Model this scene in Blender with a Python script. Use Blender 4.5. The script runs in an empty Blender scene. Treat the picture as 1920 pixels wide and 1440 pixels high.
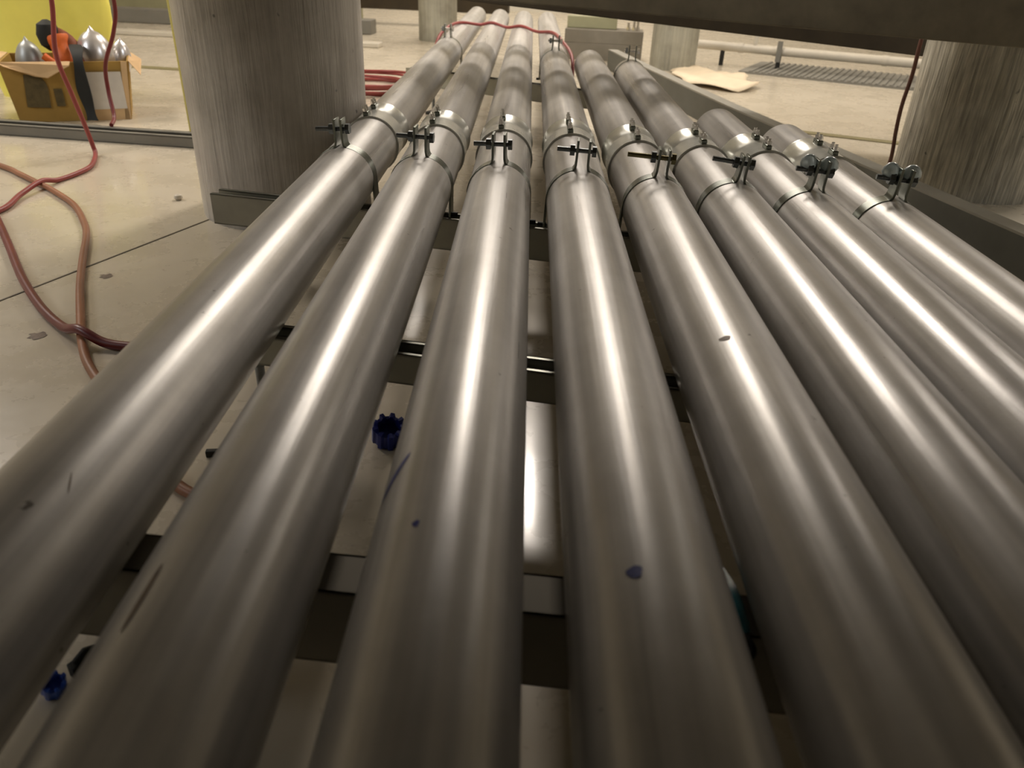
import bpy, math, random
from mathutils import Vector, Matrix
random.seed(7)
S = bpy.context.scene
C = S.collection
PI = math.pi
def rad(a): return math.radians(a)

# ------------------------------------------------------------------ materials
def new_mat(name):
    m = bpy.data.materials.new(name); m.use_nodes = True
    nt = m.node_tree
    return m, nt, nt.nodes['Principled BSDF']

def ramp(nt, fac, stops):
    r = nt.nodes.new('ShaderNodeValToRGB')
    el = r.color_ramp.elements
    while len(el) < len(stops): el.new(0.5)
    for e, (p, c) in zip(el, stops):
        e.position = p; e.color = (c[0], c[1], c[2], 1) if hasattr(c, '__len__') else (c, c, c, 1)
    nt.links.new(fac, r.inputs['Fac'])
    return r.outputs['Color']

def coords(nt, scale=(1, 1, 1), per_object=True):
    tc = nt.nodes.new('ShaderNodeTexCoord')
    mp = nt.nodes.new('ShaderNodeMapping'); mp.inputs['Scale'].default_value = scale
    nt.links.new(tc.outputs['Object'], mp.inputs['Vector'])
    if per_object:
        oi = nt.nodes.new('ShaderNodeObjectInfo')
        mu = nt.nodes.new('ShaderNodeMath'); mu.operation = 'MULTIPLY'; mu.inputs[1].default_value = 37.0
        nt.links.new(oi.outputs['Random'], mu.inputs[0])
        cb = nt.nodes.new('ShaderNodeCombineXYZ')
        for k in range(3): nt.links.new(mu.outputs[0], cb.inputs[k])
        nt.links.new(cb.outputs[0], mp.inputs['Location'])
    return mp.outputs['Vector']

def noise(nt, vec, scale, detail=4, rough=0.6, distort=0.0):
    n = nt.nodes.new('ShaderNodeTexNoise')
    n.inputs['Scale'].default_value = scale; n.inputs['Detail'].default_value = detail
    n.inputs['Roughness'].default_value = rough; n.inputs['Distortion'].default_value = distort
    nt.links.new(vec, n.inputs['Vector'])
    return n.outputs['Fac']

def mixc(nt, fac, a, b, mode='MIX'):
    m = nt.nodes.new('ShaderNodeMix'); m.data_type = 'RGBA'; m.blend_type = mode
    for sock, v in ((m.inputs[0], fac), (m.inputs[6], a), (m.inputs[7], b)):
        if isinstance(v, (int, float)): sock.default_value = v
        elif isinstance(v, tuple): sock.default_value = (*v, 1)
        else: nt.links.new(v, sock)
    return m.outputs[2]

def bump(nt, bsdf, h, strength, dist=0.002):
    b = nt.nodes.new('ShaderNodeBump'); b.inputs['Strength'].default_value = strength
    b.inputs['Distance'].default_value = dist
    nt.links.new(h, b.inputs['Height']); nt.links.new(b.outputs[0], bsdf.inputs['Normal'])

def plain(name, col, rough=0.5, metal=0.0, var=0.15, vscale=20, coat=0, bmp=0.0):
    m, nt, b = new_mat(name)
    v = coords(nt)
    n = noise(nt, v, vscale)
    lo = tuple(max(0, c * (1 - var)) for c in col); hi = tuple(min(1, c * (1 + var)) for c in col)
    nt.links.new(ramp(nt, n, [(0.3, lo), (0.7, hi)]), b.inputs['Base Color'])
    b.inputs['Roughness'].default_value = rough; b.inputs['Metallic'].default_value = metal
    b.inputs['Coat Weight'].default_value = coat
    if bmp: bump(nt, b, noise(nt, v, vscale * 3), bmp)
    return m

def conduit_mat():
    m, nt, b = new_mat('galvanized_conduit')
    v = coords(nt, (1, 1, 1))
    vs = coords(nt, (26, 0.9, 26))       # drawn out along the pipe
    vs2 = coords(nt, (90, 2.0, 90))
    streak = noise(nt, vs, 1.0, 3, 0.55, 0.3)
    fine = noise(nt, vs2, 1.0, 2, 0.5)
    cloud = noise(nt, v, 9, 5, 0.65)
    grain = noise(nt, v, 900, 2, 0.5)
    c1 = ramp(nt, streak, [(0.28, (0.36, 0.35, 0.335)), (0.45, (0.50, 0.49, 0.475)), (0.58, (0.56, 0.55, 0.535)), (0.74, (0.74, 0.72, 0.68))])
    c1 = mixc(nt, 0.55, c1, ramp(nt, fine, [(0.3, (0.72, 0.72, 0.72)), (0.68, (1.12, 1.10, 1.06))]), 'MULTIPLY')
    c2 = ramp(nt, cloud, [(0.32, (0.83, 0.82, 0.80)), (0.66, (1.0, 1.0, 1.0))])
    col = mixc(nt, 1.0, c1, c2, 'MULTIPLY')
    sp = noise(nt, v, 60, 3, 0.6)
    spot = ramp(nt, sp, [(0.245, (0.35, 0.33, 0.31)), (0.285, (1, 1, 1))])
    col = mixc(nt, 1.0, col, spot, 'MULTIPLY')
    nt.links.new(col, b.inputs['Base Color'])
    b.inputs['Metallic'].default_value = 0.22
    r = ramp(nt, streak, [(0.3, 0.26), (0.7, 0.41)])
    nt.links.new(r, b.inputs['Roughness'])
    add = nt.nodes.new('ShaderNodeMath'); add.operation = 'ADD'
    g2 = nt.nodes.new('ShaderNodeMath'); g2.operation = 'MULTIPLY'; g2.inputs[1].default_value = 0.25
    nt.links.new(grain, g2.inputs[0])
    nt.links.new(fine, add.inputs[0]); nt.links.new(g2.outputs[0], add.inputs[1])
    a2 = nt.nodes.new('ShaderNodeMath'); a2.operation = 'ADD'
    nt.links.new(add.outputs[0], a2.inputs[0]); nt.links.new(cloud, a2.inputs[1])
    bump(nt, b, a2.outputs[0], 0.28, 0.0012)
    return m

def floor_mat():
    m, nt, b = new_mat('glossy_cream_floor')
    v = coords(nt, per_object=False)
    n1 = noise(nt, v, 1.3, 5, 0.6); n2 = noise(nt, v, 7, 5, 0.65); n3 = noise(nt, v, 22, 3, 0.55)
    c = ramp(nt, n1, [(0.3, (0.60, 0.535, 0.42)), (0.7, (0.66, 0.595, 0.475))])
    c = mixc(nt, 1.0, c, ramp(nt, n2, [(0.33, (0.93, 0.92, 0.90)), (0.6, (1, 1, 1))]), 'MULTIPLY')
    c = mixc(nt, 1.0, c, ramp(nt, n3, [(0.20, (0.55, 0.48, 0.38)), (0.27, (1, 1, 1))]), 'MULTIPLY')
    nt.links.new(c, b.inputs['Base Color'])
    nt.links.new(ramp(nt, n2, [(0.3, 0.22), (0.7, 0.34)]), b.inputs['Roughness'])
    b.inputs['Specular IOR Level'].default_value = 0.6
    b.inputs['Coat Weight'].default_value = 0.35; b.inputs['Coat Roughness'].default_value = 0.12
    bump(nt, b, noise(nt, v, 5, 3), 0.12, 0.01)
    return m

def concrete_mat(name, lo, hi, fibre=0.5, rough=0.55, dark=0.45, pits=True, spec=0.5, bs=0.7):
    m, nt, b = new_mat(name)
    v = coords(nt); vf = coords(nt, (60, 60, 2.2)); vg = coords(nt, (150, 150, 9))
    f = noise(nt, vf, 1.0, 4, 0.6, 0.4); g = noise(nt, vg, 1.0, 2, 0.6); cl = noise(nt, v, 5, 5, 0.6)
    c = ramp(nt, f, [(0.3, lo), (0.7, hi)])
    c = mixc(nt, fibre, c, ramp(nt, g, [(0.35, (dark,) * 3), (0.62, (1, 1, 1))]), 'MULTIPLY')
    c = mixc(nt, 0.75, c, ramp(nt, cl, [(0.36, (0.55, 0.53, 0.50)), (0.62, (1.0, 1.0, 1.0))]), 'MULTIPLY')
    if pits:
        p = noise(nt, v, 34, 2, 0.5)
        c = mixc(nt, 1.0, c, ramp(nt, p, [(0.24, (0.35,) * 3), (0.29, (1,) * 3)]), 'MULTIPLY')
    nt.links.new(c, b.inputs['Base Color'])
    b.inputs['Roughness'].default_value = rough; b.inputs['Specular IOR Level'].default_value = spec
    a = nt.nodes.new('ShaderNodeMath'); a.operation = 'ADD'
    nt.links.new(f, a.inputs[0]); nt.links.new(g, a.inputs[1])
    bump(nt, b, a.outputs[0], bs, 0.006)
    return m

M = {}
M['pipe'] = conduit_mat()
M['floor'] = floor_mat()
M['coupling'] = plain('bright_zinc_coupling', (0.60, 0.61, 0.57), 0.24, 0.45, 0.12, 18)
M['screw'] = plain('bright_screw', (0.75, 0.73, 0.70), 0.18, 1.0, 0.1, 60)
M['clamp'] = plain('zinc_clamp', (0.21, 0.23, 0.205), 0.27, 0.9, 0.2, 40)
M['bolt'] = plain('dull_bolt', (0.23, 0.25, 0.26), 0.38, 0.9, 0.2, 80)
M['brassbolt'] = plain('yellow_zinc_bolt', (0.26, 0.23, 0.12), 0.36, 0.9, 0.2, 80)
M['strut'] = plain('grey_green_strut', (0.36, 0.36, 0.31), 0.42, 0.55, 0.15, 8)
M['palestrut'] = plain('pale_strut', (0.21, 0.19, 0.15), 0.8, 0.0, 0.12, 8)
M['foot'] = plain('black_rubber', (0.02, 0.02, 0.018), 0.7, 0, 0.3, 30)
M['colL'] = concrete_mat('smooth_grey_column', (0.48, 0.45, 0.41), (0.63, 0.60, 0.55), 0.25, 0.36, 0.62, True, 0.8, 0.3)
M['colR'] = concrete_mat('rough_streaked_column', (0.42, 0.40, 0.32), (0.85, 0.82, 0.70), 0.75, 0.30, 0.35, True, 1.0)
M['colF'] = concrete_mat('far_column', (0.34, 0.33, 0.27), (0.50, 0.48, 0.38), 0.25, 0.5, 0.7, False)
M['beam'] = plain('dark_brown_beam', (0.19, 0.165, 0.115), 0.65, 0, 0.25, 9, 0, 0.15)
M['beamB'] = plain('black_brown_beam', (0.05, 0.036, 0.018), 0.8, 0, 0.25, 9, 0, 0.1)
M['shade_deck'] = plain('shade_deck_underside', (0.10, 0.09, 0.07), 0.8, 0, 0.2, 6)
M['wall'] = plain('cream_wall', (0.70, 0.66, 0.56), 0.7, 0, 0.1, 2)
M['ceil'] = plain('ceiling_paint', (0.80, 0.77, 0.70), 0.8, 0, 0.1, 2)
M['redcord'] = plain('red_cord', (0.30, 0.055, 0.05), 0.42, 0, 0.15, 10)
M['darkredcord'] = plain('dark_red_cord', (0.15, 0.016, 0.016), 0.38, 0, 0.15, 10)
M['orangecord'] = plain('orange_cord', (0.30, 0.12, 0.055), 0.45, 0, 0.2, 6)
M['card'] = plain('brown_cardboard', (0.36, 0.22, 0.05), 0.85, 0, 0.1, 12)
M['cardlight'] = plain('pale_cardboard', (0.62, 0.42, 0.22), 0.85, 0, 0.1, 12)
M['print'] = plain('dark_print', (0.10, 0.075, 0.03), 0.85, 0, 0.3, 40)
M['paper'] = plain('white_paper', (0.60, 0.56, 0.50), 0.8, 0, 0.12, 9)
M['yellow'] = plain('yellow_sheet', (0.92, 0.84, 0.16), 0.45, 0, 0.08, 4, 0.2, 0.1)
M['silver'] = plain('silver_foil', (0.62, 0.60, 0.60), 0.28, 0.75, 0.12, 8)
M['silvergrey'] = plain('grey_foil', (0.36, 0.37, 0.36), 0.4, 0.5, 0.12, 8)
M['orange'] = plain('orange_plastic', (0.72, 0.15, 0.025), 0.5, 0, 0.2, 14)
M['brownred'] = plain('dark_rust_cloth', (0.20, 0.05, 0.012), 0.7, 0, 0.35, 14)
M['black'] = plain('black_web', (0.010, 0.011, 0.009), 0.7, 0, 0.3, 30)
M['grey'] = plain('mid_grey_channel', (0.22, 0.21, 0.18), 0.5, 0.2, 0.12, 5)
M['darkgrey'] = plain('dark_grey_tray', (0.125, 0.13, 0.115), 0.5, 0.3, 0.15, 5)
M['olive'] = plain('olive_strip', (0.22, 0.19, 0.09), 0.6, 0, 0.12, 5)
M['yellowpost'] = plain('olive_yellow_post', (0.50, 0.44, 0.12), 0.5, 0, 0.08, 3)
M['cream'] = plain('cream_pipe_paint', (0.62, 0.57, 0.47), 0.4, 0, 0.06, 5)
M['sheet'] = plain('torn_cream_paper', (0.78, 0.66, 0.48), 0.75, 0, 0.08, 9)
M['oliveblock'] = plain('olive_block_paint', (0.34, 0.33, 0.20), 0.6, 0, 0.1, 5)
M['dullcord'] = plain('dull_red_cord', (0.17, 0.075, 0.055), 0.6, 0, 0.15, 10)
M['kerbtop'] = plain('kerb_top_grey', (0.30, 0.29, 0.25), 0.5, 0.1, 0.12, 5)
M['mat'] = plain('grey_ribbed_shade', (0.22, 0.21, 0.18), 0.6, 0, 0.12, 6)  # grey carries the shade on the far right floor
M['blue'] = plain('dark_blue_plastic', (0.008, 0.02, 0.20), 0.45, 0, 0.3, 50)
M['brightblue'] = plain('bright_blue_plastic', (0.04, 0.11, 0.55), 0.3, 0, 0.2, 50)
M['ink'] = plain('blue_marker', (0.03, 0.04, 0.22), 0.45, 0.1, 0.15, 60)
M['teal'] = plain('teal_film', (0.02, 0.13, 0.16), 0.2, 0, 0.35, 90, 0.5)
M['smudge'] = plain('brown_smudge', (0.17, 0.13, 0.10), 0.6, 0.2, 0.3, 90)
M['tape'] = plain('clear_blue_film', (0.70, 0.82, 0.86), 0.25, 0.0, 0.12, 60, 0.5)
M['tape'].node_tree.nodes['Principled BSDF'].inputs['Transmission Weight'].default_value = 0.5
M['joint'] = plain('dark_joint', (0.13, 0.11, 0.075), 0.6, 0, 0.2, 20)

# ------------------------------------------------------------------ mesh kit
class MB:
    def __init__(s): s.v = []; s.f = []
    def add(s, vs, fs):
        b = len(s.v); s.v += [tuple(v) for v in vs]; s.f += [tuple(i + b for i in f) for f in fs]; return s
    def box(s, c, d, rot=None):
        vs = []
        for x in (-1, 1):
            for y in (-1, 1):
                for z in (-1, 1):
                    p = Vector((x * d[0] / 2, y * d[1] / 2, z * d[2] / 2))
                    if rot: p = rot @ p
                    vs.append(p + Vector(c))
        return s.add(vs, [(0, 1, 3, 2), (4, 6, 7, 5), (0, 4, 5, 1), (2, 3, 7, 6), (0, 2, 6, 4), (1, 5, 7, 3)])
    def tube(s, pts, r, n=16, caps=True, closed=False):
        pts = [Vector(p) for p in pts]; N = len(pts)
        rs = r if hasattr(r, '__len__') else [r] * N
        up = None; rings = []
        for i, p in enumerate(pts):
            a = pts[max(0, i - 1)]; b = pts[min(N - 1, i + 1)]
            t = (b - a).normalized()
            if up is None:
                up = Vector((0, 0, 1)) if abs(t.z) < 0.9 else Vector((1, 0, 0))
            x = t.cross(up).normalized(); up = x.cross(t).normalized()
            rings.append([p + (x * math.cos(2 * PI * k / n) + up * math.sin(2 * PI * k / n)) * rs[i] for k in range(n)])
        vs = [q for rg in rings for q in rg]
        fs = [(i * n + k, i * n + (k + 1) % n, (i + 1) * n + (k + 1) % n, (i + 1) * n + k) for i in range(N - 1) for k in range(n)]
        if caps: fs += [tuple(range(n - 1, -1, -1)), tuple((N - 1) * n + k for k in range(n))]
        return s.add(vs, fs)
    def pipe(s, y0, y1, ro, ri, n=64, seg=1):
        """hollow tube along +Y"""
        prof = [(ro, y0 + (y1 - y0) * k / seg) for k in range(seg + 1)] + [(ri, y1), (ri, y0)]
        m = len(prof); vs = []
        for rr, y in prof:
            for k in range(n):
                a = 2 * PI * k / n; vs.append((rr * math.cos(a), y, rr * math.sin(a)))
        fs = []
        for i in range(m):
            j = (i + 1) % m
            for k in range(n):
                l = (k + 1) % n; fs.append((i * n + k, j * n + k, j * n + l, i * n + l))
        return s.add(vs, fs)
    def hexp(s, c, axis, r, h, n=6):
        a = Vector(axis).normalized(); c = Vector(c)
        return s.tube([c, c + a * h], r, n)
    def lathe(s, c, prof, n=32, axis='Z', squash=1.0):
        vs = []; c = Vector(c)
        for rr, z in prof:
            for k in range(n):
                a = 2 * PI * k / n; vs.append(c + Vector((rr * math.cos(a), rr * math.sin(a) * squash, z)))
        fs = [(i * n + k, i * n + (k + 1) % n, (i + 1) * n + (k + 1) % n, (i + 1) * n + k) for i in range(len(prof) - 1) for k in range(n)]
        fs += [tuple(range(n - 1, -1, -1)), tuple((len(prof) - 1) * n + k for k in range(n))]
        return s.add(vs, fs)
    def ribbon(s, prof, y0, y1, t):
        """sheet metal: polyline prof of (x,z) thickened by t, extruded y0..y1"""
        P = [Vector((p[0], 0, p[1])) for p in prof]; N = len(P); off = []
        for i in range(N):
            d = (P[min(N - 1, i + 1)] - P[max(0, i - 1)]).normalized()
            off.append(P[i] + Vector((d.z, 0, -d.x)) * t)
        ring = P + off[::-1]; m = len(ring)
        vs = [(p.x, y0, p.z) for p in ring] + [(p.x, y1, p.z) for p in ring]
        fs = [(i, (i + 1) % m, (i + 1) % m + m, i + m) for i in range(m)]
        for i in range(N - 1):
            a, b, c, d = i, i + 1, m - 2 - i, m - 1 - i
            fs += [(d, c, b, a), (a + m, b + m, c + m, d + m)]
        return s.add(vs, fs)
    def build(s, name, mat, parent=None, loc=(0, 0, 0), rz=0, bev=0, smooth=35, sub=0):
        me = bpy.data.meshes.new(name); me.from_pydata([tuple(v) for v in s.v], [], s.f); me.update()
        me.materials.append(M[mat] if isinstance(mat, str) else mat)
        if smooth:
            for p in me.polygons: p.use_smooth = True
            me.set_sharp_from_angle(angle=rad(smooth))
        o = bpy.data.objects.new(name, me); C.objects.link(o)
        o.parent = parent; o.location = loc; o.rotation_euler = (0, 0, rz)
        if bev:
            b = o.modifiers.new('bevel', 'BEVEL'); b.width = bev; b.segments = 2; b.limit_method = 'ANGLE'; b.angle_limit = rad(40)
        if sub:
            q = o.modifiers.new('sub', 'SUBSURF'); q.levels = sub; q.render_levels = sub
        return o

def tag(o, label=None, cat=None, group=None, kind=None):
    if label: o['label'] = label
    if cat: o['category'] = cat
    if group: o['group'] = group
    if kind: o['kind'] = kind
    return o
def empty(name, loc, rz=0, label=None, cat=None, group=None):
    o = bpy.data.objects.new(name, None); C.objects.link(o); o.location = loc; o.rotation_euler = (0, 0, rz)
    o.empty_display_size = 0.05
    return tag(o, label, cat, group)
def kids(o): return [c for c in bpy.data.objects if c.parent == o]
def copy_tree(o, parent=None):
    c = o.copy(); C.objects.link(c); c.parent = parent
    for ch in kids(o): copy_tree(ch, c)
    return c
def smooth_path(pts, n=8):
    pts = [Vector(p) for p in pts]; out = []
    for i in range(len(pts) - 1):
        p0 = pts[max(0, i - 1)]; p1 = pts[i]; p2 = pts[i + 1]; p3 = pts[min(len(pts) - 1, i + 2)]
        for k in range(n):
            t = k / n
            out.append(0.5 * ((2 * p1) + (-p0 + p2) * t + (2 * p0 - 5 * p1 + 4 * p2 - p3) * t * t + (-p0 + 3 * p1 - 3 * p2 + p3) * t ** 3))
    out.append(pts[-1]); return out

# ------------------------------------------------------------------ camera
R = 0.05715            # conduit radius
PZ = 0.229             # height of the conduit axes
CAM_Z = PZ + 0.39514
p, yw, ro = 0.517, -0.005, 0.041
cp, sp, cy, sy = math.cos(p), math.sin(p), math.cos(yw), math.sin(yw)
F = Vector((sy * cp, cy * cp, -sp)); r0 = Vector((cy, -sy, 0)); u0 = r0.cross(F)
Rt = math.cos(ro) * r0 + math.sin(ro) * u0; U = -math.sin(ro) * r0 + math.cos(ro) * u0
cd = bpy.data.cameras.new('camera'); cam = bpy.data.objects.new('camera', cd); C.objects.link(cam)
cam.matrix_world = Matrix(((Rt.x, U.x, -F.x, 0), (Rt.y, U.y, -F.y, 0), (Rt.z, U.z, -F.z, CAM_Z), (0, 0, 0, 1)))
cd.sensor_width = 36; cd.lens = 36 * 1442 / 1920; cd.clip_start = 0.01
cd.dof.use_dof = True; cd.dof.focus_distance = 1.35; cd.dof.aperture_fstop = 6.5
S.camera = cam

# ------------------------------------------------------------------ setting
def struct(name, mb, mat, **k):
    return tag(mb.build(name, mat, **k), kind='structure')
struct('floor', MB().box((0, 3, -0.05), (12, 14, 0.1)), 'floor')
struct('wall_back', MB().box((0, 9.6, 1.4), (12, 0.2, 3.0)), 'wall')
struct('wall_left', MB().box((-5.6, 3, 1.4), (0.2, 14, 3.0)), 'wall')
struct('wall_right', MB().box((5.6, 3, 1.4), (0.2, 14, 3.0)), 'wall')
struct('wall_front', MB().box((0, -3.6, 1.4), (12, 0.2, 3.0)), 'wall')
struct('ceiling', MB().box((0, 3, 2.95), (12, 14, 0.1)), 'ceil')
def strip(name, a, b, w, h, mat, z0=0.0):
    a = Vector((a[0], a[1], 0)); b = Vector((b[0], b[1], 0)); d = b - a
    return MB().box((0, 0, h / 2), (d.length, w, h)).build(name, mat, None, ((a.x + b.x) / 2, (a.y + b.y) / 2, z0), math.atan2(d.y, d.x))
# joints in the floor slab
tag(strip('trim_1', (-0.79, 1.86), (-1.25, 0.66), 0.004, 0.0012, 'joint'), kind='structure')
tag(strip('trim_2', (-0.79, 1.86), (-0.62, 2.32), 0.004, 0.0012, 'joint'), kind='structure')
tag(strip('trim_3', (-3.2, 4.45), (-1.2, 4.20), 0.075, 0.003, 'olive'), kind='structure')
tag(strip('trim_4', (1.05, 3.34), (1.80, 3.02), 0.055, 0.003, 'olive'), kind='structure')

# ------------------------------------------------------------------ conduits
XS = [-0.3435, -0.192, -0.0453, 0.0986, 0.2335, 0.3645, 0.4865, 0.6085]
RIM = [1.745, 1.69, 1.667, 1.655, 1.615, 1.60, 1.572, 1.545]      # near rim of each coupling
END = [5.40, 5.25, 5.2, 5.18, 3.24, 3.00, 2.05, 1.88]
LAB = ['leftmost steel conduit, running just right of the smooth grey column',
       'steel conduit second from the left, clear of any ink marks, between the ringed left pair',
       'steel conduit third from the left, with a slanted blue marker streak on its left flank',
       'steel conduit fourth from the left, with a lone dark blue ink dot on top',
       'steel conduit fifth from the left, with a small brown smudge on its top',
       'steel conduit sixth from the left, ending far back beyond the paired screws',
       'steel conduit second from the right, its cut end just behind its coupling',
       'rightmost steel conduit, passing in front of the rough streaked column']
LAB[1] = 'steel conduit second from the left, with a faint brown stain low on its left flank'
CL = 0.165
def patch(i_y, ang, ly, la, mat, name, parent, shape='blob', slant=0.0):
    """thin mark lying on the conduit's skin: ang degrees from +X, i_y along the pipe"""
    mb = MB(); rr = R + 0.0004; n = 28; K = 6; vs = []
    for j in range(1, K + 1):
        for k in range(n):
            t = 2 * PI * k / n; w = j / K * (1 + (0.10 * math.sin(3 * t + 1) + 0.05 * math.sin(5 * t) if shape == 'blob' else 0))
            a = rad(ang + la * math.cos(t) * w + slant * math.sin(t) * w)
            vs.append((rr * math.cos(a), i_y + ly * math.sin(t) * w, rr * math.sin(a)))
    vs.append((rr * math.cos(rad(ang)), i_y, rr * math.sin(rad(ang))))
    fs = [(j * n + k, j * n + (k + 1) % n, (j + 1) * n + (k + 1) % n, (j + 1) * n + k) for j in range(K - 1) for k in range(n)]
    mb.add(vs, fs + [(k, K * n, (k + 1) % n) for k in range(n)])
    return mb.build(name, mat, parent, smooth=0)
near_me = far_me = None
runs = []
for i, x in enumerate(XS):
    run = empty('steel_conduit', (x, 0, PZ), 0, LAB[i], 'conduit', 'parallel steel conduits')
    yj = RIM[i] + CL / 2
    MB().pipe(-1.2, yj, R, R - 0.0028, 96, 1).build('pipe_section', 'pipe', run)
    far = MB().pipe(yj + 0.001, END[i], R, R - 0.0028, 96, 1).build('pipe_section', 'pipe', run)
    # coupling with its screw bosses
    cb = MB(); rc = R + 0.0025; y0 = RIM[i]
    prof = [(R - 0.0005, y0), (rc + 0.0006, y0), (rc + 0.0016, y0 + 0.0008), (rc + 0.0014, y0 + 0.005), (rc, y0 + 0.007)]
    prof += [(rc, y0 + CL / 2 - 0.006), (rc - 0.001, y0 + CL / 2)]
    prof += [(a, 2 * y0 + CL - b) for a, b in reversed(prof[:-1])]
    n = 96; vs = []
    for rr, y in prof:
        for k in range(n): a = 2 * PI * k / n; vs.append((rr * math.cos(a), y, rr * math.sin(a)))
    cb.add(vs, [(j * n + k, (j + 1) * n + k, (j + 1) * n + (k + 1) % n, j * n + (k + 1) % n) for j in range(len(prof) - 1) for k in range(n)])
    cp_o = cb.build('coupling', 'coupling', run)
    if i in (4, 5, 6, 7): tag(cp_o, 'bright coupling sleeve')
    ta = rad(94 + (4 - i) * 1.5)
    ux = Vector((math.cos(ta), 0, math.sin(ta))); tx = Vector((-ux.z, 0, ux.x))
    rot = Matrix(((tx.x, 0, ux.x), (0, 1, 0), (tx.z, 0, ux.z)))
    for q, yy in enumerate((y0 + 0.022, y0 + CL - 0.05)):
        bo = MB().box(ux * (rc + 0.004), (0.012, 0.030, 0.011), rot)
        bob = bo.build('screw_boss', 'clamp', cp_o, (0, yy, 0), bev=0.002)
        for dy in (-0.010, 0.010):
            sc = MB(); c0 = ux * (rc + 0.010) + Vector((0, dy, 0))
            sc.tube([c0 - ux * 0.004, c0 + ux * 0.011], 0.0032, 12); sc.hexp(c0 + ux * 0.001, ux, 0.0050, 0.0055)
            sc.build('set_screw', 'screw', bob, smooth=30)
    runs.append(run)
patch(0.479, 141, 0.020, 4.5, 'ink', 'marker_streak', runs[2], 'oval', -13)['label'] = 'slanted blue marker streak'
patch(0.403, 108, 0.0035, 2.6, 'ink', 'marker_dot', runs[2])['label'] = 'tiny blue marker dot'
patch(0.366, 108.4, 0.0055, 5.2, 'blue', 'marker_dot', runs[3])['label'] = 'dark blue ink dot'
patch(0.715, 111, 0.0045, 6, 'smudge', 'smudge', runs[4])['label'] = 'small brown smudge'
patch(0.329, 114, 0.028, 2.2, 'smudge', 'stain', runs[1], 'oval')['label'] = 'faint brown stain'
patch(0.436, 61, 0.010, 0.7, 'smudge', 'stain', runs[0], 'oval', 4)

# ------------------------------------------------------------------ two-piece strut clamps
def make_clamp(gap=0.0125, bolt_l=-0.046, mat='bolt', film=False, earh=0.05, lean=0.0):
    root = empty('pipe_clamp', (0, 0, 0))
    W = 0.03
    for sgn in (-1, 1):
        pr = [(R + 0.0015, -R + 0.004), (R + 0.0012, 0)]
        a1 = math.degrees(math.acos((gap + 0.004) / (R + 0.001)))
        for k in range(1, 15):
            a = rad(a1 * k / 14); pr.append(((R + 0.001) * math.cos(a), (R + 0.001) * math.sin(a)))
        zt = (R + 0.001) * math.sin(rad(a1))
        pr += [(gap + 0.0012, zt + 0.004), (gap + 0.0002, zt + 0.010), (gap, zt + 0.02), (gap, R + earh)]
        pr = [(sgn * a, b) for a, b in pr]
        if sgn < 0: pr = pr[::-1]
        o = MB().ribbon(pr, -W / 2, W / 2, -0.0042).build('clamp_half', 'clamp', root, bev=0.0006)
    bz = R + 0.031
    b = MB().tube([(bolt_l, 0, bz), (gap + 0.006, 0, bz)], 0.0040, 14)
    for k in range(22):   # thread
        xx = bolt_l + 0.001 + k * (gap - bolt_l - 0.004) / 22
        b.tube([(xx, 0, bz), (xx + 0.0006, 0, bz)], 0.0047, 12)
    b.hexp((gap + 0.003, 0, bz), (1, 0, 0), 0.0098, 0.0075)
    b.build('bolt', mat, root)
    nt_ = MB().hexp((-gap - 0.011, 0, bz), (1, 0, 0), 0.0102, 0.0085)
    nt_.tube([(-gap - 0.004, 0, bz), (-gap - 0.0028, 0, bz)], 0.0095, 20)
    nt_.build('nut', 'bolt', root)
    # hooked foot plate and its cross pin at the strut slot
    MB().tube([(-R - 0.012, 0, -R + 0.006), (-R + 0.004, 0, -R + 0.006)], 0.0045, 12).build('foot_hook', 'foot', root)
    MB().tube([(R - 0.004, 0, -R + 0.006), (R + 0.012, 0, -R + 0.006)], 0.0045, 12).build('foot_hook', 'foot', root)
    if film:
        f = MB()
        for (cx, r_) in ((-gap - 0.010, 0.0145), (gap + 0.002, 0.016)):
            f.lathe((cx, 0.004, bz + 0.002), [(0.002, -0.004), (r_ * .8, 0), (r_, 0.006), (r_ * .9, 0.014), (r_ * .5, 0.021), (0.002, 0.023)], 14, squash=0.7)
        f.build('plastic_film', 'tape', root)['label'] = 'crinkled pale blue film round the bolt'
    return root
CLY = [1.475, 1.435, 1.402, 1.378, 1.350, 1.338, 1.304, 1.268]
CLAB = ['bolted clamp on the leftmost conduit, its bolt jutting towards the smooth grey column',
        'bolted clamp on the conduit second from the left, in the nearer row',
        'bolted clamp on the conduit third from the left, in the nearer row',
        'bolted clamp on the conduit fourth from the left, in the nearer row',
        'leaning clamp with a thin long brassy bolt on the fifth conduit from the left',
        'leaning clamp with close set ears and long black bolt, sixth conduit from the left',
        'clamp wrapped in pale blue film on the conduit second from the right',
        'clamp wrapped in pale blue film on the rightmost conduit by the rough column']
protoA = make_clamp()
cl = []
spec = [dict(gap=0.0085), None, None, None, dict(gap=0.0105, bolt_l=-0.062, mat='brassbolt', earh=0.047), dict(gap=0.007, bolt_l=-0.054, earh=0.045),
        dict(gap=0.011, bolt_l=-0.040, film=True), dict(gap=0.011, bolt_l=-0.042, film=True)]
tilt = [-3, 1, -1, 2, 3, 6, 4, 4]
usedA = False
for i in range(8):
    if spec[i] is None:
        o = protoA if not usedA else copy_tree(protoA); usedA = True
    else: o = make_clamp(**spec[i])
    o.location = (XS[i], CLY[i], PZ); o.rotation_euler = (0, rad(tilt[i]), rad(-4))
    tag(o, CLAB[i], 'clamp', 'clamps in the nearer row')
farclamp = make_clamp(gap=0.014, bolt_l=-0.030, mat='screw')
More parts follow.
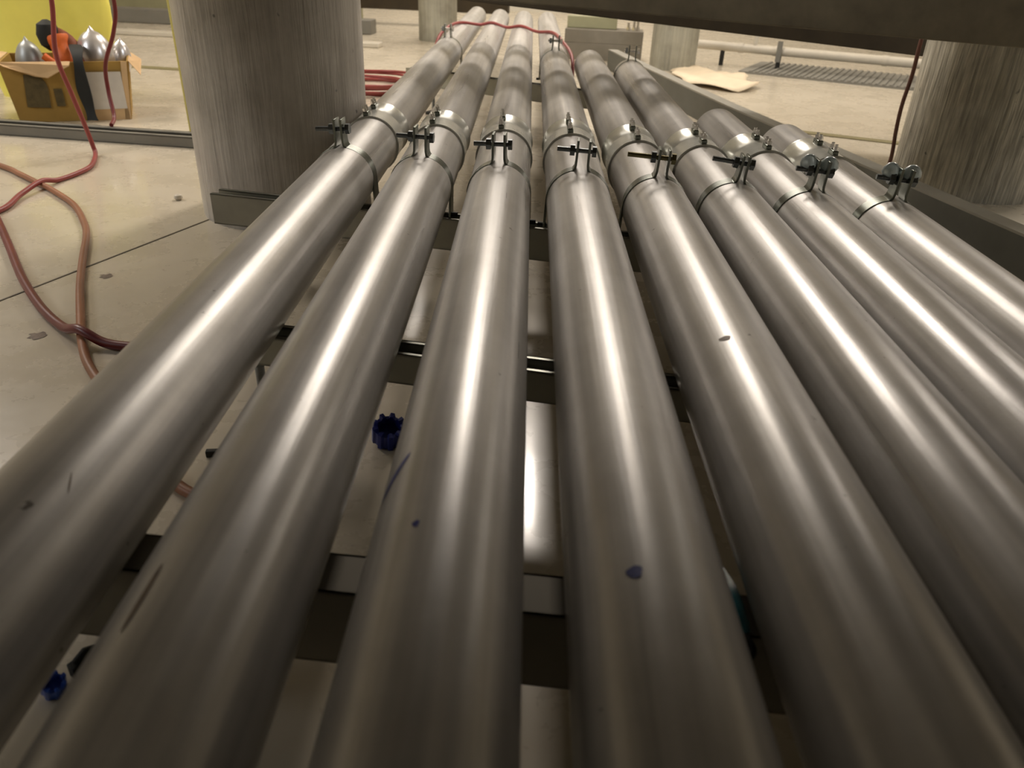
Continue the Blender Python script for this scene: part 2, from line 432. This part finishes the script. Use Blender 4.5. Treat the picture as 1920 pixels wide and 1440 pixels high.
for i, y, l in ((0, 3.50, 'far clamp on the leftmost conduit, beside the red cord'),
                (3, 3.20, 'far clamp on the fourth conduit, just in front of the red cord'),
                (5, 2.99, 'far clamp at the cut end of the sixth conduit')):
    o = farclamp if i == 0 else copy_tree(farclamp); o.location = (XS[i], y, PZ); o.rotation_euler = (0, 0, rad(-6))
    if i == 5: o.location.y = 2.965
    tag(o, l, 'clamp', 'clamps in the far row')

# ------------------------------------------------------------------ strut channels under the conduits
ZT = PZ - R            # top of the struts
def strut(x0, y0, x1, y1, h, mat, label, legs, w=0.041, closed=False):
    L = math.hypot(x1 - x0, y1 - y0); ang = math.atan2(y1 - y0, x1 - x0)
    root = empty('strut_channel', ((x0 + x1) / 2, (y0 + y1) / 2, ZT - h), ang, label, 'strut channel', 'strut channels under the conduits')
    mb = MB(); t = 0.0026; a = L / 2
    mb.box((0, 0, t / 2), (L, w, t))
    mb.box((0, -w / 2 + t / 2, h / 2), (L, t, h)); mb.box((0, w / 2 - t / 2, h / 2), (L, t, h))
    if closed: mb.box((0, 0, h - t / 2), (L, w, t))
    for s_ in (() if closed else (-1, 1)):
        mb.box((0, s_ * (w / 2 - 0.0047), h - t / 2), (L, 0.0094, t))
        mb.box((0, s_ * (w / 2 - 0.0094 + t / 2), h - 0.004), (L, t, 0.008))
    mb.build('channel', mat, root)
    for lx in legs:
        lg = MB().tube([(lx, 0, 0.001), (lx, 0, -(ZT - h) + 0.012)], 0.0065, 12)
        lg.hexp((lx, 0, -0.002), (0, 0, -1), 0.011, 0.009)
        lo = lg.build('leg', 'bolt', root)
        MB().box((lx, 0, -(ZT - h) + 0.006), (0.05, 0.05, 0.012)).build('foot_pad', 'foot', lo, bev=0.002)
    return root
strut(-0.625, 1.535, 0.70, 1.265, 0.062, 'strut', 'grey strut channel poking out left, in front of the smooth grey column', (-0.55, 0.60))
strut(-0.435, 0.93, 0.72, 0.725, 0.043, 'strut', 'dark strut channel seen in the gaps halfway down the conduits', (-0.50, 0.52))
strut(-0.45, 0.495, 0.70, 0.40, 0.082, 'palestrut', 'brownish strut channel nearest the camera, low under the conduits', (-0.40, 0.50), 0.045, True)
strut(-0.50, 3.42, 0.50, 2.86, 0.062, 'strut', 'dark far strut channel beneath the third to sixth conduits', (-0.45, 0.42))

# ------------------------------------------------------------------ columns
def column(name, x, y, r, h, mat, label, grooves=0, group=None):
    mb = MB(); n = 96; prof = []
    K = 24 if h < 1.5 else 60
    vs = []
    for j in range(K + 1):
        z = h * j / K
        for k in range(n):
            a = 2 * PI * k / n
            rr = r * (1 + 0.004 * math.sin(5 * a + 3 * z) + 0.003 * math.sin(17 * a + 8 * z + math.sin(3 * a)))
            if grooves: rr += grooves * (math.sin(a * 48) * 0.5)
            vs.append((rr * math.cos(a), rr * math.sin(a), z))
    fs = [(i * n + k, i * n + (k + 1) % n, (i + 1) * n + (k + 1) % n, (i + 1) * n + k) for i in range(K) for k in range(n)]
    fs += [tuple(range(n - 1, -1, -1)), tuple(K * n + k for k in range(n))]
    mb.add(vs, fs)
    return tag(mb.build(name, mat, None, (x, y, 0), smooth=60), label, 'column', group)
column('concrete_column', -0.623, 2.006, 0.215, 2.90, 'colL', 'thick smooth grey column standing left of the leftmost conduit')
column('concrete_column', 1.42, 2.53, 0.215, 0.452, 'colR', 'thick rough streaked column under the dark beam at the right edge')
column('concrete_column', 0.885, 5.15, 0.14, 0.36, 'colF', 'slim far column right of the conduits, next to the torn paper')
column('concrete_column', -0.683, 6.20, 0.14, 0.50, 'colF', 'slim farthest column just left of the conduit ends')

# ------------------------------------------------------------------ beams
def beam(name, a, b, h, depth, mat, label, dz=0.0):
    """a, b: ends of the lower front edge"""
    a = Vector(a); b = Vector(b); d = b - a
    o = MB().box((d.length / 2, depth / 2, h / 2), (d.length, depth, h)).build(name, mat, None, a, bev=0.004)
    o.rotation_euler = (0, -math.atan2(d.z, math.hypot(d.x, d.y)), math.atan2(d.y, d.x))
    return tag(o, label, 'beam')
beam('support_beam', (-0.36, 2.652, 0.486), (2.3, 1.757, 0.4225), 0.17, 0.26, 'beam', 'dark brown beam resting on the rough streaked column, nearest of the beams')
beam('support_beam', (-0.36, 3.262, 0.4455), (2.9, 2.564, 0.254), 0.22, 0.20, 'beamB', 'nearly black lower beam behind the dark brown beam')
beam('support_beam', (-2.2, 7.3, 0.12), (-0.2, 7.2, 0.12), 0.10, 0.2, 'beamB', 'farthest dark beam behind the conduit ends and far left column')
# deck added out of view above the viewpoint to shade the foreground
struct('added_deck', MB().box((0.2, -0.85, 1.09), (4.2, 5.1, 0.06)), 'shade_deck').name = 'added_shade_deck'

# ------------------------------------------------------------------ things on the floor, right side
def channel_tray(a, b, w, h, mat, name, label, cat):
    a = Vector((*a, 0)); b = Vector((*b, 0)); d = b - a; L = d.length; t = 0.004
    mb = MB().box((L / 2, 0, t / 2), (L, w, t)); mb.box((L / 2, -w / 2 + t / 2, h / 2), (L, t, h)); mb.box((L / 2, w / 2 - t / 2, h / 2), (L, t, h))
    mb.box((L / 2, -w / 2 + 0.012, h - t / 2), (L, 0.024, t)); mb.box((L / 2, w / 2 - 0.012, h - t / 2), (L, 0.024, t))
    return tag(mb.build(name, mat, None, (a.x, a.y, 0), math.atan2(d.y, d.x)), label, cat)
kr = empty('steel_channel', (0, 0, 0), 0, 'long dark grey channel on the floor right of the rightmost conduit', 'channel')
path_ = [(0.47, 5.0), (0.575, 4.35), (0.785, 3.20), (0.935, 2.50), (1.02, 2.10), (1.085, 1.80), (1.22, 1.20)]
for nm, x0_, x1_, z0_, z1_, mt in (('web', 0.0, 0.006, 0.0, 0.104, 'darkgrey'), ('top_flange', 0.0, 0.055, 0.104, 0.110, 'kerbtop'), ('bottom_flange', 0.006, 0.055, 0.0, 0.006, 'darkgrey')):
    mb = MB(); vs = []
    for x, y in path_: vs += [(x + x0_, y, z0_), (x + x1_, y, z0_), (x + x1_, y, z1_), (x + x0_, y, z1_)]
    N = len(path_)
    mb.add(vs, [(k * 4 + a, k * 4 + (a + 1) % 4, (k + 1) * 4 + (a + 1) % 4, (k + 1) * 4 + a) for k in range(N - 1) for a in range(4)] + [(3, 2, 1, 0), (4 * N - 4, 4 * N - 3, 4 * N - 2, 4 * N - 1)])
    mb.build(nm, mt, kr, smooth=20)
o = MB()
o.box((0.48, 5.5, 0.05), (0.50, 0.22, 0.10), Matrix.Rotation(rad(-6), 3, 'Z'))
o.box((0.48, 5.5, 0.14), (0.50, 0.22, 0.08), Matrix.Rotation(rad(-6), 3, 'Z'))
tag(o.build('plinth', 'palestrut', bev=0.003), 'pale grey plinth behind the cut ends of the fifth and sixth conduits', 'plinth')
tag(MB().box((0, 0, 0.035), (0.32, 0.12, 0.07)).build('painted_block', 'oliveblock', None, (0.40, 5.53, 0.181), rad(-6), bev=0.004), 'olive painted block on top of the pale plinth', 'block')
for k, (dx, dy) in enumerate(((0.0, 0.0), (0.035, -0.012), (0.062, 0.012))):
    b = MB().hexp((0, 0, 0), (0, 0, 1), 0.014, 0.02); b.tube([(0, 0, 0.02), (0, 0, 0.045 + 0.01 * k)], 0.008, 12)
    tag(b.build('hex_bolt', 'screw', None, (0.625 + dx, 5.44 + dy, 0.181)), ['leftmost shiny bolt on the pale plinth', 'middle shiny bolt on the pale plinth', 'rightmost shiny bolt on the pale plinth'][k], 'bolt', 'shiny bolts on the plinth')
# cream pipe with hangers
A_, B_ = Vector((0.98, 5.56, 0.113)), Vector((2.6, 4.72, 0.113))
dd = (B_ - A_)
wp = empty('cream_pipe', A_, math.atan2(dd.y, dd.x), 'cream painted pipe running low behind the slim far column, left of the rough column', 'pipe')
mb = MB().tube([(0, 0, 0), (dd.length, 0, 0)], 0.027, 24); mb.build('pipe_body', 'cream', wp)
for q in (0.40, 0.62, 1.26): MB().tube([(q, 0, 0), (q + 0.03, 0, 0)], 0.030, 24).build('pipe_collar', 'cream', wp)
MB().tube([(0.50, 0, 0.0), (0.50, 0, 0.12)], 0.016, 14).build('pipe_branch', 'cream', wp)
MB().box((0.66, -0.034, 0.0), (0.03, 0.012, 0.12)).build('pipe_bracket', 'grey', wp)
for q in (0.3, 0.66, 1.5): MB().tube([(q, 0, -0.02), (q, 0, -0.113)], 0.014, 10).build('pipe_stand', 'foot', wp)
# ribbed grey sheet far right, its grey standing in for floor shade
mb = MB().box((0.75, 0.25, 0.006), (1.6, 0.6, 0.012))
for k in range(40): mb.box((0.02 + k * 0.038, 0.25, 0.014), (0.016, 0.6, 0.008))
tag(mb.build('ribbed_shade_sheet', 'mat', None, (1.35, 5.10, 0), rad(-27.4)), 'grey ribbed sheet standing in for shade on the floor beyond the cream pipe', 'mat')
# torn paper
mb = MB(); nx, ny = 14, 8; vs = []
out = lambda u, v: (u, v)
for j in range(ny + 1):
    for i in range(nx + 1):
        u, v = i / nx, j / ny
        hw = 0.5 * (0.45 + 0.75 * math.sin(PI * min(1, 0.15 + u * 0.8)))
        x = u * 0.40 + 0.02 * math.sin(9 * v); y = (v - 0.5) * hw * 1.25 + 0.03 * math.sin(7 * u) + 0.14 * (1 - u)
        vs.append((x, y, 0.006 + 0.02 * abs(math.sin(5 * u + 3 * v)) + 0.012 * abs(math.sin(11 * u * v))))
mb.add(vs, [(j * (nx + 1) + i, j * (nx + 1) + i + 1, (j + 1) * (nx + 1) + i + 1, (j + 1) * (nx + 1) + i) for j in range(ny) for i in range(nx)])
o = mb.build('torn_paper', 'sheet', None, (0.84, 4.60, 0)); so = o.modifiers.new('th', 'SOLIDIFY'); so.thickness = 0.003
tag(o, 'torn cream sheet of paper lying on the floor by the slim far column', 'paper')
# hanging cord on rough column
tag(MB().tube(smooth_path([(1.175, 2.55, 0.005), (1.178, 2.545, 0.08), (1.170, 2.545, 0.16), (1.160, 2.53, 0.24), (1.166, 2.53, 0.33), (1.160, 2.52, 0.41), (1.165, 2.53, 0.60)]), 0.006, 10)
    .build('hanging_cord', 'dullcord'), 'dull red cord hanging down the left edge of the rough streaked column', 'cord')

# ------------------------------------------------------------------ left background
channel_tray((-3.2, 2.86), (-0.86, 2.61), 0.085, 0.035, 'grey', 'steel_channel', 'low grey channel on the floor behind the smooth grey column', 'channel')
tag(MB().tube([(-1.163, 2.75, 0), (-1.175, 2.75, 1.06)], 0.014, 16).build('yellow_post', 'yellowpost'), 'thin olive yellow post at the left edge of the smooth grey column', 'post')
for k, (yy, xx, h, w, m, lb) in enumerate(((5.75, -2.9, 0.03, 0.12, 'cream', 'pinkish low rail on the floor far left, nearest of the stacked rails'),
                                    (6.6, -3.2, 0.10, 0.16, 'grey', 'grey low duct on the floor far left, middle of the distant rails'),
                                    (7.6, -3.6, 0.12, 0.2, 'oliveblock', 'olive duct on the floor far left, farthest of the distant rails'))):
    o = MB().box((0, 0, h / 2), (3.0 + k * .2, w, h)).build('floor_duct', m, None, (xx + 0.4, yy, 0), rad(-5), bev=0.006)
    tag(o, lb, 'duct')
# cardboard box
BA = rad(24); BXO = Vector((-1.675 - 0.14 * math.sin(BA), 2.94 + 0.14 * math.cos(BA), 0))
def BL(x, y, z): return BXO + Matrix.Rotation(BA, 3, 'Z') @ Vector((x, y, z))
BX = empty('cardboard_box', BXO, BA, 'open brown cardboard box on the floor at far left, holding silver and orange things', 'box')
t = 0.006; w, d, h = 0.42, 0.28, 0.205
mb = MB(); wb = 0.37
out_ = [(-wb / 2, -d / 2, 0), (wb / 2, -d / 2, 0), (wb / 2, d / 2, 0), (-wb / 2, d / 2, 0), (-w / 2, -d / 2, h), (w / 2, -d / 2, h), (w / 2, d / 2, h), (-w / 2, d / 2, h)]
in_ = [(x * 0.97, y * 0.96, max(z, t)) for x, y, z in out_]
mb.add(out_ + in_, [(0, 1, 2, 3)[::-1], (0, 1, 5, 4), (1, 2, 6, 5), (2, 3, 7, 6), (3, 0, 4, 7), (8, 9, 10, 11), (12, 13, 9, 8), (13, 14, 10, 9), (14, 15, 11, 10), (15, 12, 8, 11),
                    (4, 5, 13, 12), (5, 6, 14, 13), (6, 7, 15, 14), (7, 4, 12, 15)]); mb.build('box_body', 'card', BX, bev=0.001)
def flap(pts, mat='cardlight'):
    n = len(pts); T = Vector((0, -0.0035, 0.003))
    return MB().add(pts + [tuple(Vector(q) + T) for q in pts], [tuple(range(n)), tuple(range(2 * n - 1, n - 1, -1))] + [(i, i + n, (i + 1) % n + n, (i + 1) % n) for i in range(n)])
flap([(-w / 2, -d / 2 - .004, h), (0.02, -d / 2 - .004, h), (0.015, -d / 2 - 0.022, h - 0.012), (-0.06, -d / 2 - 0.03, h - 0.05), (-0.10, -d / 2 - 0.022, h - 0.045), (-0.19, -d / 2 - 0.018, h - 0.012)]).build('flap', 'cardlight', BX, smooth=0)['label'] = 'folded pale front flap'
flap([(-w / 2, -d / 2, h), (-w / 2, d / 2, h), (-w / 2 - 0.14, d / 2, h + 0.02), (-w / 2 - 0.14, -d / 2, h + 0.0)]).build('flap', 'cardlight', BX, smooth=0)
flap([(w / 2, -d / 2, h), (w / 2, d / 2, h), (w / 2 + 0.04, d / 2, h - 0.03), (w / 2 + 0.035, -d / 2, h - 0.05)]).build('flap', 'cardlight', BX, smooth=0)
MB().box((w / 2 - 0.026, -d / 2 - 0.004, h / 2), (0.02, 0.003, h), Matrix.Rotation(rad(6), 3, 'Y')).build('box_corner', 'cardlight', BX)
MB().box((0.11, -d / 2 - 0.004, 0.02), (0.14, 0.003, 0.04)).build('box_tape', 'cardlight', BX)
pm = MB(); pts = [(-0.15, 0.055), (-0.15 + 0.012, 0.165)] + [(-0.105 + 0.035 * math.sin(a), 0.115 + 0.05 * math.cos(a)) for a in [0.2 + k * 0.3 for k in range(6)]] + [(-0.075, 0.05)]
pm.add([(x, -d / 2 - 0.0045, z) for x, z in pts], [tuple(range(len(pts)))]); pm.build('dark_print', 'print', BX, smooth=0)
MB().box((-0.04, -d / 2 - 0.0042, 0.085), (0.028, 0.001, 0.06)).build('dark_print', 'print', BX)
lab = MB().box((0.115, -d / 2 - 0.006, 0.105), (0.125, 0.003, 0.13)).build('paper_label', 'paper', BX)
lab['label'] = 'white paper label'
# silver foil domes, orange tool, strap, yellow sheet
def dome(x, y, z0, r, h, mat, label, tiltx=0):
    pr = [(r * 0.25, 0), (r * 0.8, 0.03), (r, 0.40 * h)] + [(r * math.cos(a), 0.40 * h + 0.52 * h * math.sin(a)) for a in [0.2, 0.4, 0.6, 0.8, 1.0, 1.2, 1.35]] + [(r * 0.08, h * 0.965), (0.001, h)]
    o = MB().lathe((0, 0, 0), pr, 32).build('foil_bag', mat, None, (x, y, z0)); o.rotation_euler = (0, tiltx, 0)
    return tag(o, label, 'bag', 'shiny bags in the cardboard box')
dome(*BL(0.10, -0.035, 0)[:2], 0.12, 0.066, 0.195, 'silver', 'pointed silver foil bag in the box, larger of the right pair', 0.0)
dome(*BL(0.170, 0.05, 0)[:2], 0.12, 0.040, 0.15, 'silver', 'small silver foil bag at the right end of the box', 0.15)
dome(*BL(-0.125, 0.02, 0)[:2], 0.10, 0.050, 0.175, 'silvergrey', 'dull grey foil bag at the left of the box', 0.0)
g = empty('orange_glove', BL(-0.005, -0.02, 0.11), BA, 'orange and dark rust work glove sticking out of the box, between the foil bags', 'glove')
MB().tube(smooth_path([(0.025, -0.05, 0.0), (0.015, -0.05, 0.06), (0.0, -0.035, 0.12), (-0.01, -0.02, 0.17)], 5), [0.036 + 0.004 * math.sin(k) for k in range(16)], 18).build('palm', 'orange', g)
MB().tube(smooth_path([(0.075, -0.05, 0.02), (0.050, -0.04, 0.09), (0.02, -0.01, 0.15), (-0.02, 0.0, 0.18)], 5), [0.038 - 0.0009 * k for k in range(16)], 18).build('back_cloth', 'brownred', g)
MB().lathe((-0.035, -0.01, 0.13), [(0.008, -0.01), (0.032, 0.01), (0.040, 0.045), (0.032, 0.08), (0.008, 0.095)], 24).build('cuff', 'black', g)['label'] = 'dark rounded end'
MB().tube(smooth_path([(0.0, -0.06, 0.075), (-0.03, -0.075, 0.085), (-0.06, -0.07, 0.11)], 5), 0.013, 12).build('finger', 'orange', g)
yb = Vector((0, -0.0085, 0))
mb = MB(); path = [BL(0.045, -0.08, 0.255), BL(0.048, -0.13, 0.24), BL(0.048, -0.160, 0.20), BL(0.045, -0.156, 0.12), BL(0.05, -0.156, 0.05), BL(0.055, -0.175, 0.006)]
P_ = smooth_path(path, 5); vs = []; N = len(P_)
for k, q in enumerate(P_):
    ww = 0.021 + 0.004 * math.sin(k * 0.5)
    for s_, t_ in ((-1, 0), (1, 0), (1, 1), (-1, 1)): vs.append((q.x + s_ * ww, q.y - 0.003 * t_ * 1.0, q.z + 0.002 * t_))
mb.add(vs, [(k * 4 + a, k * 4 + (a + 1) % 4, (k + 1) * 4 + (a + 1) % 4, (k + 1) * 4 + a) for k in range(N - 1) for a in range(4)] + [(3, 2, 1, 0), (4 * N - 4, 4 * N - 3, 4 * N - 2, 4 * N - 1)])
tag(mb.build('black_strap', 'black'), 'wide black strap hanging over the front of the cardboard box', 'strap')
mb = MB(); n = 48; K = 14; vs = []
for j in range(K + 1):
    v = j / K; z = 0.62 * v
    for k in range(n):
        a = 2 * PI * k / n
        rr = (0.24 + 0.05 * math.sin(v * 2.6)) * (1 if v < 0.85 else 1 - (v - 0.85) * 3) * (1 + 0.035 * math.sin(7 * a + 5 * v) + 0.03 * math.sin(3 * a - 6 * v))
        vs.append((rr * math.cos(a), 0.45 * rr * math.sin(a), z))
mb.add(vs, [(j * n + k, j * n + (k + 1) % n, (j + 1) * n + (k + 1) % n, (j + 1) * n + k) for j in range(K) for k in range(n)] + [tuple(range(n - 1, -1, -1)), tuple(K * n + k for k in range(n))])
tag(mb.build('yellow_sack', 'yellow', None, (-2.00, 3.42, 0)), 'big bright yellow plastic sack standing behind the cardboard box', 'sack')

# ------------------------------------------------------------------ cords
def cord(pts, r, mat, label, name='power_cord', cat='cord', n=12):
    return tag(MB().tube(smooth_path(pts), r, n).build(name, mat), label, cat)
cord([(-1.24, 2.3, 2.9), (-1.29, 2.33, 1.6), (-1.345, 2.38, 0.62), (-1.361, 2.4, 0.446), (-1.385, 2.4, 0.305), (-1.378, 2.42, 0.19), (-1.372, 2.44, 0.10), (-1.366, 2.45, 0.03), (-1.351, 2.426, 0.008), (-1.301, 2.30, 0.007),
      (-1.296, 2.22, 0.007), (-1.312, 2.135, 0.007), (-1.325, 2.078, 0.018), (-1.324, 1.974, 0.010), (-1.303, 1.846, 0.007), (-1.36, 1.72, 0.007), (-1.55, 1.66, 0.007)], 0.0068, 'redcord',
     'red cord hanging in front of the box, folding back over the floor')
cord([(-1.33, 2.7, 2.9), (-1.37, 2.74, 1.5), (-1.385, 2.76, 0.62), (-1.38, 2.8, 0.423), (-1.402, 2.8, 0.326), (-1.452, 2.8, 0.224), (-1.462, 2.8, 0.137), (-1.44, 2.76, 0.06), (-1.425, 2.70, 0.042)], 0.0068, 'darkredcord',
     'dark red cord hanging over the right end of the cardboard box')
cord([(-1.95, 2.5, 0.008), (-1.552, 2.257, 0.008), (-1.44, 2.172, 0.008), (-1.335, 2.085, 0.008), (-1.272, 2.033, 0.008), (-1.151, 1.913, 0.008), (-1.053, 1.774, 0.008), (-1.003, 1.684, 0.008), (-0.943, 1.552, 0.008), (-0.876, 1.41, 0.008),
      (-0.801, 1.266, 0.008), (-0.745, 1.163, 0.008), (-0.685, 1.073, 0.008), (-0.56, 0.93, 0.008), (-0.43, 0.785, 0.008), (-0.33, 0.74, 0.008)], 0.0078, 'orangecord',
     'brownish orange cord snaking over the floor and under the leftmost conduit')
cord([(-1.55, 2.1, 0.009), (-1.38, 1.92, 0.009), (-1.244, 1.749, 0.009), (-1.128, 1.596, 0.009), (-0.999, 1.424, 0.009), (-0.887, 1.292, 0.009), (-0.803, 1.212, 0.011), (-0.752, 1.176, 0.026), (-0.703, 1.159, 0.011), (-0.64, 1.15, 0.009), (-0.50, 1.13, 0.009)],
     0.0085, 'darkredcord', 'thick dark red cord curving across the floor to the leftmost conduit')
zc = PZ + R + 0.007
cord([(-0.47, 3.55, 0.008), (-0.44, 3.66, 0.10), (-0.42, 3.78, 0.24), (-0.385, 3.90, zc - 0.006), (-0.343, 4.12, zc), (-0.253, 4.20, zc - 0.012), (-0.192, 4.18, zc), (-0.115, 4.13, zc - 0.014), (-0.045, 4.06, zc), (0.03, 3.95, zc - 0.012),
      (0.0986, 3.80, zc), (0.135, 3.55, zc - 0.01), (0.17, 3.30, zc - 0.05), (0.168, 3.20, 0.12), (0.17, 3.15, 0.01)], 0.007, 'redcord', 'red cord draped across the tops of the four left conduits at the back')
# coiled red cord behind the smooth column
pts = []
for k in range(5 * 24 + 1):
    a = 2 * PI * k / 24; rr = 0.17 + 0.03 * (k / 120) + 0.02 * math.sin(a * 1.3)
    pts.append((rr * 1.2 * math.cos(a), rr * 1.3 * math.sin(a), 0.007 + 0.011 * (k // 24) + 0.004 * math.sin(3 * a)))
tag(MB().tube(pts, 0.0065, 8).build('coiled_cord', 'redcord', None, (-0.80, 3.93, 0)), 'coiled red cord lying on the floor behind the smooth grey column', 'cord')

# ------------------------------------------------------------------ small things on the floor
def cap(name, loc, r, h, mat, label, teeth=9, tilt=(0, 0, 0)):
    mb = MB(); n = teeth * 6; vs = []
    for z, s_ in ((0, 0.85), (0.003, 1.0), (h, 1.0), (h, 0.72), (h * 0.5, 0.68)):
        for k in range(n):
            a = 2 * PI * k / n; rr = r * s_ * (1 + (0.10 if (k % 6) < 3 else -0.04) * (1 if s_ > .8 else 0))
            vs.append((rr * math.cos(a), rr * math.sin(a), z + (0.004 * ((k % 6) < 3) if s_ in (1.0, .72) and z == h else 0)))
    mb.add(vs, [(j * n + k, j * n + (k + 1) % n, (j + 1) * n + (k + 1) % n, (j + 1) * n + k) for j in range(4) for k in range(n)] + [tuple(range(n - 1, -1, -1)), tuple(4 * n + k for k in range(n))])
    o = mb.build(name, mat, None, loc, smooth=40); o.rotation_euler = tilt
    return tag(o, label, 'cap')
cap('plastic_cap', (-0.178, 0.915, 0.004), 0.022, 0.026, 'blue', 'dark blue notched plastic cap on the floor between second and third conduits', tilt=(0.25, 0.1, 0))
cap('plastic_cap', (-0.420, 0.475, 0.001), 0.010, 0.016, 'brightblue', 'small bright blue cap on the floor at the lower left, beside a black clip', 7, tilt=(0.2, 0.3, 0))
mb = MB().box((0, 0, 0.008), (0.012, 0.034, 0.016)); mb.tube([(0, -0.012, 0.016), (0, 0.0, 0.022), (0, 0.012, 0.016)], 0.004, 8)
tag(mb.build('black_clip', 'black', None, (-0.402, 0.505, 0), rad(-30), bev=0.002), 'black clip on the floor next to the small bright blue cap', 'clip')
mb = MB().box((0, 0, 0.005), (0.030, 0.008, 0.01)); mb.box((0.012, 0.004, 0.005), (0.006, 0.012, 0.01))
tag(mb.build('metal_offcut', 'foot', None, (-0.405, 0.862, 0), rad(8), bev=0.001), 'small dark offcut on the floor between the first and second conduits', 'offcut')
# teal film strip with black end between fourth and fifth conduits
tf = empty('teal_strip', (0.168, 0.45, ZT), 0, 'teal plastic strip with a black hooked end between fourth and fifth conduits', 'strip')
mb = MB(); P_ = smooth_path([(0.0, 0.05, 0.004), (0.003, 0.02, 0.012), (0.006, -0.01, 0.016), (0.010, -0.04, 0.010)], 6); vs = []
for k, q in enumerate(P_):
    ww = 0.004 + 0.003 * math.sin(PI * k / len(P_))
    for a, b in ((-ww, 0), (ww, 0.005), (ww, 0.007), (-ww, 0.002)): vs.append((q.x + a, q.y, q.z + b))
N = len(P_)
mb.add(vs, [(k * 4 + a, k * 4 + (a + 1) % 4, (k + 1) * 4 + (a + 1) % 4, (k + 1) * 4 + a) for k in range(N - 1) for a in range(4)] + [(3, 2, 1, 0), (4 * N - 4, 4 * N - 3, 4 * N - 2, 4 * N - 1)])
mb.build('film', 'teal', tf)
MB().tube(smooth_path([(0.010, -0.040, 0.012), (0.014, -0.052, 0.010), (0.006, -0.062, 0.004), (0.010, -0.075, -0.010)], 6), 0.0035, 10).build('hook', 'black', tf)
# crumbs and stains that lie on the floor
for q, (x, y, r, m, lb, cat, nm) in enumerate(((-0.926, 2.02, 0.012, 'cream', 'white crumb on the floor just left of the smooth grey column', 'crumb', 'foam_crumb'),)):
    mb = MB().lathe((0, 0, 0), [(r * .5, 0), (r, r * .5), (r * .8, r * 1.1), (r * .2, r * 1.4)], 10); tag(mb.build(nm, m, None, (x, y, 0)), lb, cat)
def stain(x, y, r, label, e=1.0):
    mb = MB(); n = 20
    vs = [(r * (1 + .3 * math.sin(2.3 * k) + .15 * math.sin(5 * k)) * math.cos(2 * PI * k / n), e * r * (1 + .3 * math.sin(1.7 * k)) * math.sin(2 * PI * k / n), 0.0006) for k in range(n)]
    mb.add(vs + [(0, 0, 0.0012)], [(k, (k + 1) % n, n) for k in range(n)])
    tag(mb.build('floor_stain', 'smudge', None, (x, y, 0), smooth=0), label, 'stain')
stain(-0.857, 1.475, 0.012, 'brown stain on the floor beside the orange cord')
stain(-0.842, 1.195, 0.014, 'dark brown stain on the floor left of the cord crossing')

# ------------------------------------------------------------------ lights
def area(name, loc, target, size, power, col, sy_=None):
    l = bpy.data.lights.new(name, 'AREA'); l.energy = power; l.color = col; l.size = size
    if sy_: l.shape = 'RECTANGLE'; l.size_y = sy_
    o = bpy.data.objects.new(name, l); C.objects.link(o); o.location = loc
    o.rotation_euler = (Vector(target) - Vector(loc)).to_track_quat('-Z', 'Y').to_euler()
    return o
WARM = (1.0, 0.90, 0.80)
area('lamp_far', (0.1, 4.3, 2.85), (0, 2.4, 0), 0.55, 88, WARM, 0.8)
area('fill_back', (0.0, 7.6, 2.85), (0, 7.4, 0), 2.4, 70, WARM, 1.4)  # added fill, brightens the back wall that the far pipes reflect
area('lamp_left', (-3.3, 3.2, 2.85), (-2.2, 2.6, 0), 1.0, 80, WARM, 1.0)
area('lamp_right', (3.2, 4.2, 2.85), (2.0, 3.4, 0), 1.0, 60, WARM, 1.0)
area('fill_side', (-3.6, 0.2, 2.4), (-0.6, 2.0, 0.2), 1.2, 30, (0.90, 0.94, 1.0), 1.2)  # added cool fill from the left for column front and pipe flanks
area('fill_side_right', (3.4, 0.2, 2.4), (1.4, 2.2, 0.2), 1.2, 42, (0.90, 0.94, 1.0), 1.2)  # added cool fill from the right, lifts the rough column
w = bpy.data.worlds.new('world'); S.world = w; w.use_nodes = True
w.node_tree.nodes['Background'].inputs[0].default_value = (0.9, 0.85, 0.75, 1); w.node_tree.nodes['Background'].inputs[1].default_value = 0.05
vs_ = S.view_settings; vs_.view_transform = 'Standard'; vs_.look = 'None'; vs_.exposure = 0.22; vs_.gamma = 1; vs_.use_curve_mapping = False
